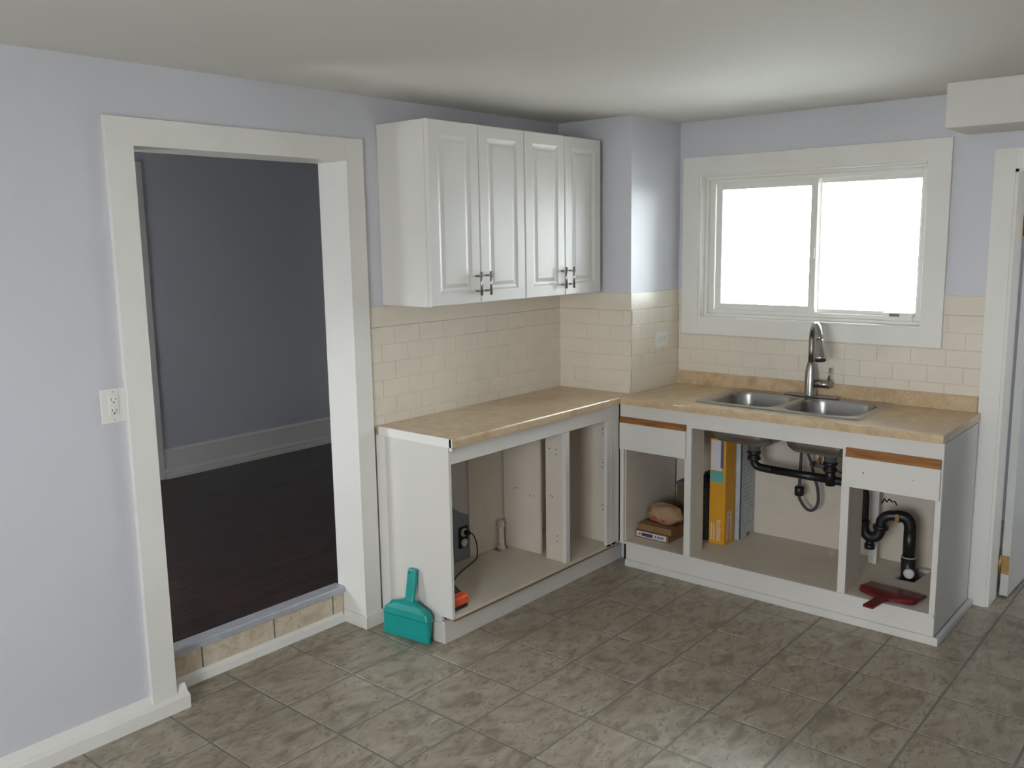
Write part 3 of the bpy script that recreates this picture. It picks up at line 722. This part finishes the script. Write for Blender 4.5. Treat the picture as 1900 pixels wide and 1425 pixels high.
# red one lies in the drain bay with the handle poking out
up2 = Vector((-0.03, -0.30, 0.006)).normalized()       # towards the handle
ax2 = Vector((-0.97, 0.10, 0.0)); ax2 = (ax2-up2*ax2.dot(up2)).normalized()
yd2 = up2.cross(ax2)
mm2 = Matrix(((ax2.x, yd2.x, up2.x, 1.828), (ax2.y, yd2.y, up2.y, 1.465), (ax2.z, yd2.z, up2.z, 0.135), (0, 0, 0, 1))) @ Matrix.Diagonal((1, 0.55, 1, 1))
dustpan('dustpan', 'dark red dustpan lying in the cabinet below the black trap', M['red'], mm2)

# ------------------------------------------------------------------ plumbing under the sink
dp = thing('drain_pipe', 'black plastic drain pipe with trap running under both sink bowls', 'pipe', (1.45, 1.6, 0.13))
PY = 1.60
zb = 0.742
for x, nm in ((1.065, 0), (1.455, 1)):
    cup = MB().lathe((x, 1.58, 0.641), [(0.024, 0), (0.028, 0.006), (0.033, 0.030), (0.042, 0.0435)], n=20).build('strainer_cup', M['greyplastic'], dp)
    MB().lathe((x, 1.58, 0.598), [(0.026, 0), (0.034, 0.003), (0.034, 0.014), (0.028, 0.018), (0.028, 0.030), (0.034, 0.034), (0.034, 0.046), (0.026, 0.049)], n=14).build('slip_nut', M['black'], dp)
MB().tube([(1.065, 1.58, 0.62), (1.065, 1.58, 0.595), (1.070, 1.582, 0.578), (1.085, 1.584, 0.566), (1.115, 1.586, 0.561), (1.16, 1.588, 0.559)], 0.0205, sub=4).build('elbow', M['black'], dp)
MB().tube([(1.15, 1.588, 0.559), (1.45, 1.60, 0.553)], 0.0205).build('waste_arm', M['black'], dp)
MB().tube([(1.455, 1.58, 0.615), (1.455, 1.59, 0.53)], 0.024).build('tee', M['black'], dp)
MB().tube([(1.43, 1.60, 0.552), (1.56, 1.61, 0.547), (1.598, 1.615, 0.535), (1.612, 1.615, 0.51), (1.614, 1.615, 0.47), (1.614, 1.615, 0.37)], 0.0205, sub=4).build('waste_arm', M['black'], dp)
trap = [(1.614, 1.615, 0.38), (1.614, 1.615, 0.345), (1.622, 1.615, 0.318), (1.645, 1.615, 0.302), (1.672, 1.617, 0.310), (1.686, 1.62, 0.335), (1.690, 1.62, 0.365)]
MB().tube(trap, 0.0255, sub=5).build('trap_bend', M['black'], dp)
MB().tube([(1.645, 1.615, 0.285), (1.645, 1.615, 0.262)], 0.018, n=14).tube([(1.645, 1.615, 0.268), (1.645, 1.615, 0.246)], 0.025, n=8).build('cleanout_plug', M['black'], dp)
MB().tube([(1.690, 1.62, 0.350), (1.690, 1.62, 0.368)], 0.035, n=14).build('slip_nut', M['black'], dp)
MB().tube([(1.690, 1.62, 0.365), (1.694, 1.62, 0.392), (1.715, 1.622, 0.415), (1.745, 1.628, 0.422), (1.765, 1.632, 0.422)], 0.0245, sub=5).build('trap_arm', M['black'], dp)
MB().tube([(1.752, 1.63, 0.422), (1.785, 1.64, 0.420), (1.803, 1.645, 0.408), (1.812, 1.648, 0.385), (1.813, 1.65, 0.36)], 0.028, sub=5).build('elbow', M['black'], dp)
lab(B(1.758, 1.776, 1.598, 1.604, 0.398, 0.440).build('sticker', M['brass'], dp), 'yellow sticker')
MB().tube([(1.813, 1.65, 0.375), (1.813, 1.652, 0.225)], 0.0275, n=16).build('standpipe', M['black'], dp)
MB().tube([(1.813, 1.652, 0.232), (1.813, 1.653, 0.10)], 0.0325, n=16).build('coupling', M['black'], dp)
lab(MB().tube([(1.813, 1.653, 0.228), (1.813, 1.653, 0.233)], 0.034, n=16).build('clamp', M['alu'], dp), 'steel band clamp')
lab(MB().lathe((1.830, 1.616, 0.165), [(0.024, 0.0), (0.024, -0.012), (0.020, -0.018), (0.008, -0.020)], axis='y', n=20).build('white_cap', M['label'], dp), 'round white cap')

hs = thing('supply_hose', 'grey braided spray hose looping below the sink with a black weight', 'hose', (1.29, 1.70, 0.35))
MB().tube([(1.262, 1.72, 0.90), (1.256, 1.715, 0.66), (1.252, 1.715, 0.43), (1.262, 1.715, 0.385), (1.295, 1.715, 0.348), (1.330, 1.715, 0.352), (1.350, 1.715, 0.395), (1.345, 1.718, 0.46), (1.325, 1.72, 0.52), (1.300, 1.725, 0.60), (1.282, 1.73, 0.66), (1.272, 1.74, 0.90)], 0.0075, n=10, sub=6).build('hose', M['hose'], hs)
MB().lathe((1.2515, 1.715, 0.412), [(0.018, 0), (0.025, 0.006), (0.025, 0.044), (0.018, 0.050)], n=8).build('weight', M['black'], hs)
vv = thing('shutoff_valve', 'small grey supply valve with a brass stem under the sink', 'valve', (1.31, 1.79, 0.58))
MB().tube([(1.292, 1.831, 0.566), (1.292, 1.775, 0.566)], 0.011, n=12).tube([(1.275, 1.785, 0.570), (1.365, 1.785, 0.560)], 0.012, n=12).build('body', M['greyplastic'], vv)
MB().tube([(1.322, 1.785, 0.58), (1.322, 1.785, 0.605)], 0.006, n=10).lathe((1.322, 1.772, 0.588), [(0.009, 0), (0.010, -0.006), (0.006, -0.009)], axis='y', n=12).build('stem', M['brass'], vv)
MB().tube([(1.322, 1.785, 0.60), (1.326, 1.78, 0.70), (1.318, 1.77, 0.88)], 0.0035, n=8, sub=4).build('supply_tube', M['greyplastic'], vv)
MB().tube([(1.36, 1.785, 0.560), (1.44, 1.785, 0.545)], 0.004, n=8).build('handle', M['greyplastic'], vv)

# ------------------------------------------------------------------ things stored under the sink
yb = thing('tall_carton', 'tall yellow carton standing upright under the sink', 'box', (0.89, 1.585, 0.13))
B(0.846, 0.936, 1.530, 1.640, 0.1305, 0.692).build('box', M['yellow'], yb, bevel=0.0015)
lab(B(0.852, 0.912, 1.529, 1.5302, 0.525, 0.684).build('printed_label', M['label'], yb), 'pale printed picture near the top')
lab(B(0.907, 0.922, 1.5285, 1.530, 0.540, 0.684).build('side_band', M['slate'], yb), 'dark blue printed band')
lab(B(0.850, 0.922, 1.5287, 1.5302, 0.462, 0.520).build('teal_label', M['tealprint'], yb), 'teal printed square')
pr = MB()
random.seed(3)
for col in (0.858, 0.872, 0.892, 0.904):
    z = 0.15
    zt = 0.245 if col < 0.88 else 0.26
    while z < zt:
        h = random.uniform(0.003, 0.008); pr.box(col, col+random.uniform(0.004, 0.009), 1.5292, 1.5301, z, z+h); z += h+0.003
for col in (1.552, 1.566, 1.590, 1.602):
    z = 0.15
    while z < 0.30:
        h = random.uniform(0.003, 0.008); pr.box(0.9359, 0.9367, col, col+random.uniform(0.004, 0.009), z, z+h); z += h+0.003
lab(pr.build('lettering', M['label'], yb, kind='stuff'), 'small illegible white lettering')
wb = thing('tall_carton', 'tall grey-white printed carton behind the yellow one under the sink', 'box', (0.905, 1.735, 0.13))
B(0.850, 0.958, 1.650, 1.826, 0.1305, 0.690).build('box', M['cartonwhite'], wb, bevel=0.0015)
lab(B(0.9575, 0.9590, 1.651, 1.669, 0.135, 0.686).build('side_band', M['slate'], wb), 'dark blue edge band')
pr = MB()
for z in [0.20+0.022*k for k in range(20)]:
    y = 1.69
    while y < 1.80:
        l = random.uniform(0.006, 0.022); pr.box(0.9575, 0.9587, y, y+l, z, z+0.003); y += l+0.006+random.choice([0, 0.02])
pr.box(0.9575, 0.9592, 1.74, 1.775, 0.1306, 0.150)
lab(pr.build('lettering', M['inkgrey'], wb, kind='stuff'), 'rows of tiny grey print')
bn = thing('storage_tin', 'dark brown storage bin with a grey rim behind the paper bag', 'bin', (0.66, 1.72, 0.13))
B(0.575, 0.80, 1.665, 1.82, 0.1305, 0.375).build('body', M['brownbox'], bn, bevel=0.004)
B(0.570, 0.805, 1.660, 1.825, 0.372, 0.388).build('rim', M['greyplastic'], bn, bevel=0.003)
bg_ = thing('plastic_bag', 'crumpled black plastic bag on the bin beside the cartons', 'bag', (0.72, 1.74, 0.388))
def lump(c, rx, ry, rz_, seed, amp=0.18, nu=20, nv=12):
    mb = MB(); loops = []
    for j in range(nv+1):
        th = math.pi*(j+0.02)/(nv+0.04); l = []
        for i in range(nu):
            ph = 2*math.pi*i/nu
            v = Vector((math.sin(th)*math.cos(ph), math.sin(th)*math.sin(ph), -math.cos(th)))
            k = 1+amp*noise.noise(v*1.7+Vector((seed, 0, 0)))+amp*0.5*noise.noise(v*4+Vector((0, seed, 0)))
            p = Vector((v.x*rx*k, v.y*ry*k, v.z*rz_*k)); p.z = max(p.z, -rz_*0.8)
            l.append(Vector(c)+p)
        loops.append(l)
    return mb.rings(loops)
lump((0.745, 1.735, 0.416), 0.055, 0.050, 0.034, 5, 0.4).build('bag', M['bag'], bg_)
MB().tube([(0.775, 1.735, 0.435), (0.795, 1.73, 0.447), (0.81, 1.725, 0.468)], [0.012, 0.006, 0.003], n=8, sub=3).build('knot', M['bag'], bg_)
bb2 = thing('plastic_bin', 'black bin half hidden between partition and yellow carton', 'bin', (0.77, 1.57, 0.13))
MB().prism(rrect(0.730, 0.830, 1.545, 1.650, 0.02, 4), 'z', 0.1305, 0.415).build('body', M['darkbox'], bb2, bevel=0.003)
# flat boxes and paper bag in the left bay
cb = thing('flat_box', 'thin cardboard box with a white printed label, lowest in the corner bay', 'box', (0.60, 1.45, 0.13))
B(0.492, 0.694, 1.376, 1.560, 0.1305, 0.169).build('box', M['cardboard'], cb, bevel=0.0015)
lb = lab(B(0.500, 0.682, 1.3745, 1.3762, 0.137, 0.166).build('paper_label', M['label'], cb), 'white paper label')
B(0.532, 0.600, 1.3735, 1.3747, 0.142, 0.160).build('printed_bar', M['ink'], lb)
B(0.512, 0.526, 1.3735, 1.3747, 0.145, 0.156).build('printed_mark', M['inkred'], lb)
for x in (0.612, 0.628, 0.642, 0.656): B(x, x+0.010, 1.3735, 1.3747, 0.145, 0.158).build('printed_mark', M['inkgrey'], lb)
cb2 = thing('flat_box', 'plain brown cardboard box stacked under the tan paper bag', 'box', (0.60, 1.45, 0.17))
B(0.500, 0.706, 1.384, 1.563, 0.1710, 0.205).build('box', M['cardboard'], cb2, bevel=0.0015)
B(0.500, 0.706, 1.450, 1.470, 0.2045, 0.2056).build('tape', M['brownbox'], cb2)
pb = thing('paper_bag', 'crumpled tan paper bag with red marks on the flat cardboard boxes', 'bag', (0.625, 1.49, 0.205))
lump((0.615, 1.475, 0.2545), 0.105, 0.065, 0.060, 2, 0.22, 26, 14).build('bag', M['paper'], pb)
# red printed marks that follow the bag surface
dg = bpy.context.evaluated_depsgraph_get()
def mark(x, z, w, h):
    bag = pb.children[0]
    bpy.context.view_layer.update()
    ok, p, n, _ = bag.ray_cast(Vector((x, 1.2, z))-Vector(pb.location), Vector((0, 1, 0)))
    if not ok: return
    p = p+n*0.001; n = n.normalized(); u = Vector((0, 0, 1)).cross(n).normalized(); v = n.cross(u)
    mb = MB(); c = p+Vector(pb.location)
    vs = [mb.bm.verts.new(c+u*a*w/2+v*b*h/2+n*q) for q in (0, 0.0008) for a, b in ((-1, -1), (1, -1), (1, 1), (-1, 1))]
    for f in ((3,2,1,0),(4,5,6,7),(0,1,5,4),(1,2,6,5),(2,3,7,6),(3,0,4,7)): mb.bm.faces.new([vs[i] for i in f])
    mb.build('red_mark', M['inkred'], pb)
mark(0.585, 0.243, 0.026, 0.022); mark(0.635, 0.232, 0.024, 0.016)

for o in scene.objects:
    if o.type == 'LIGHT': o['kind'] = 'helper'
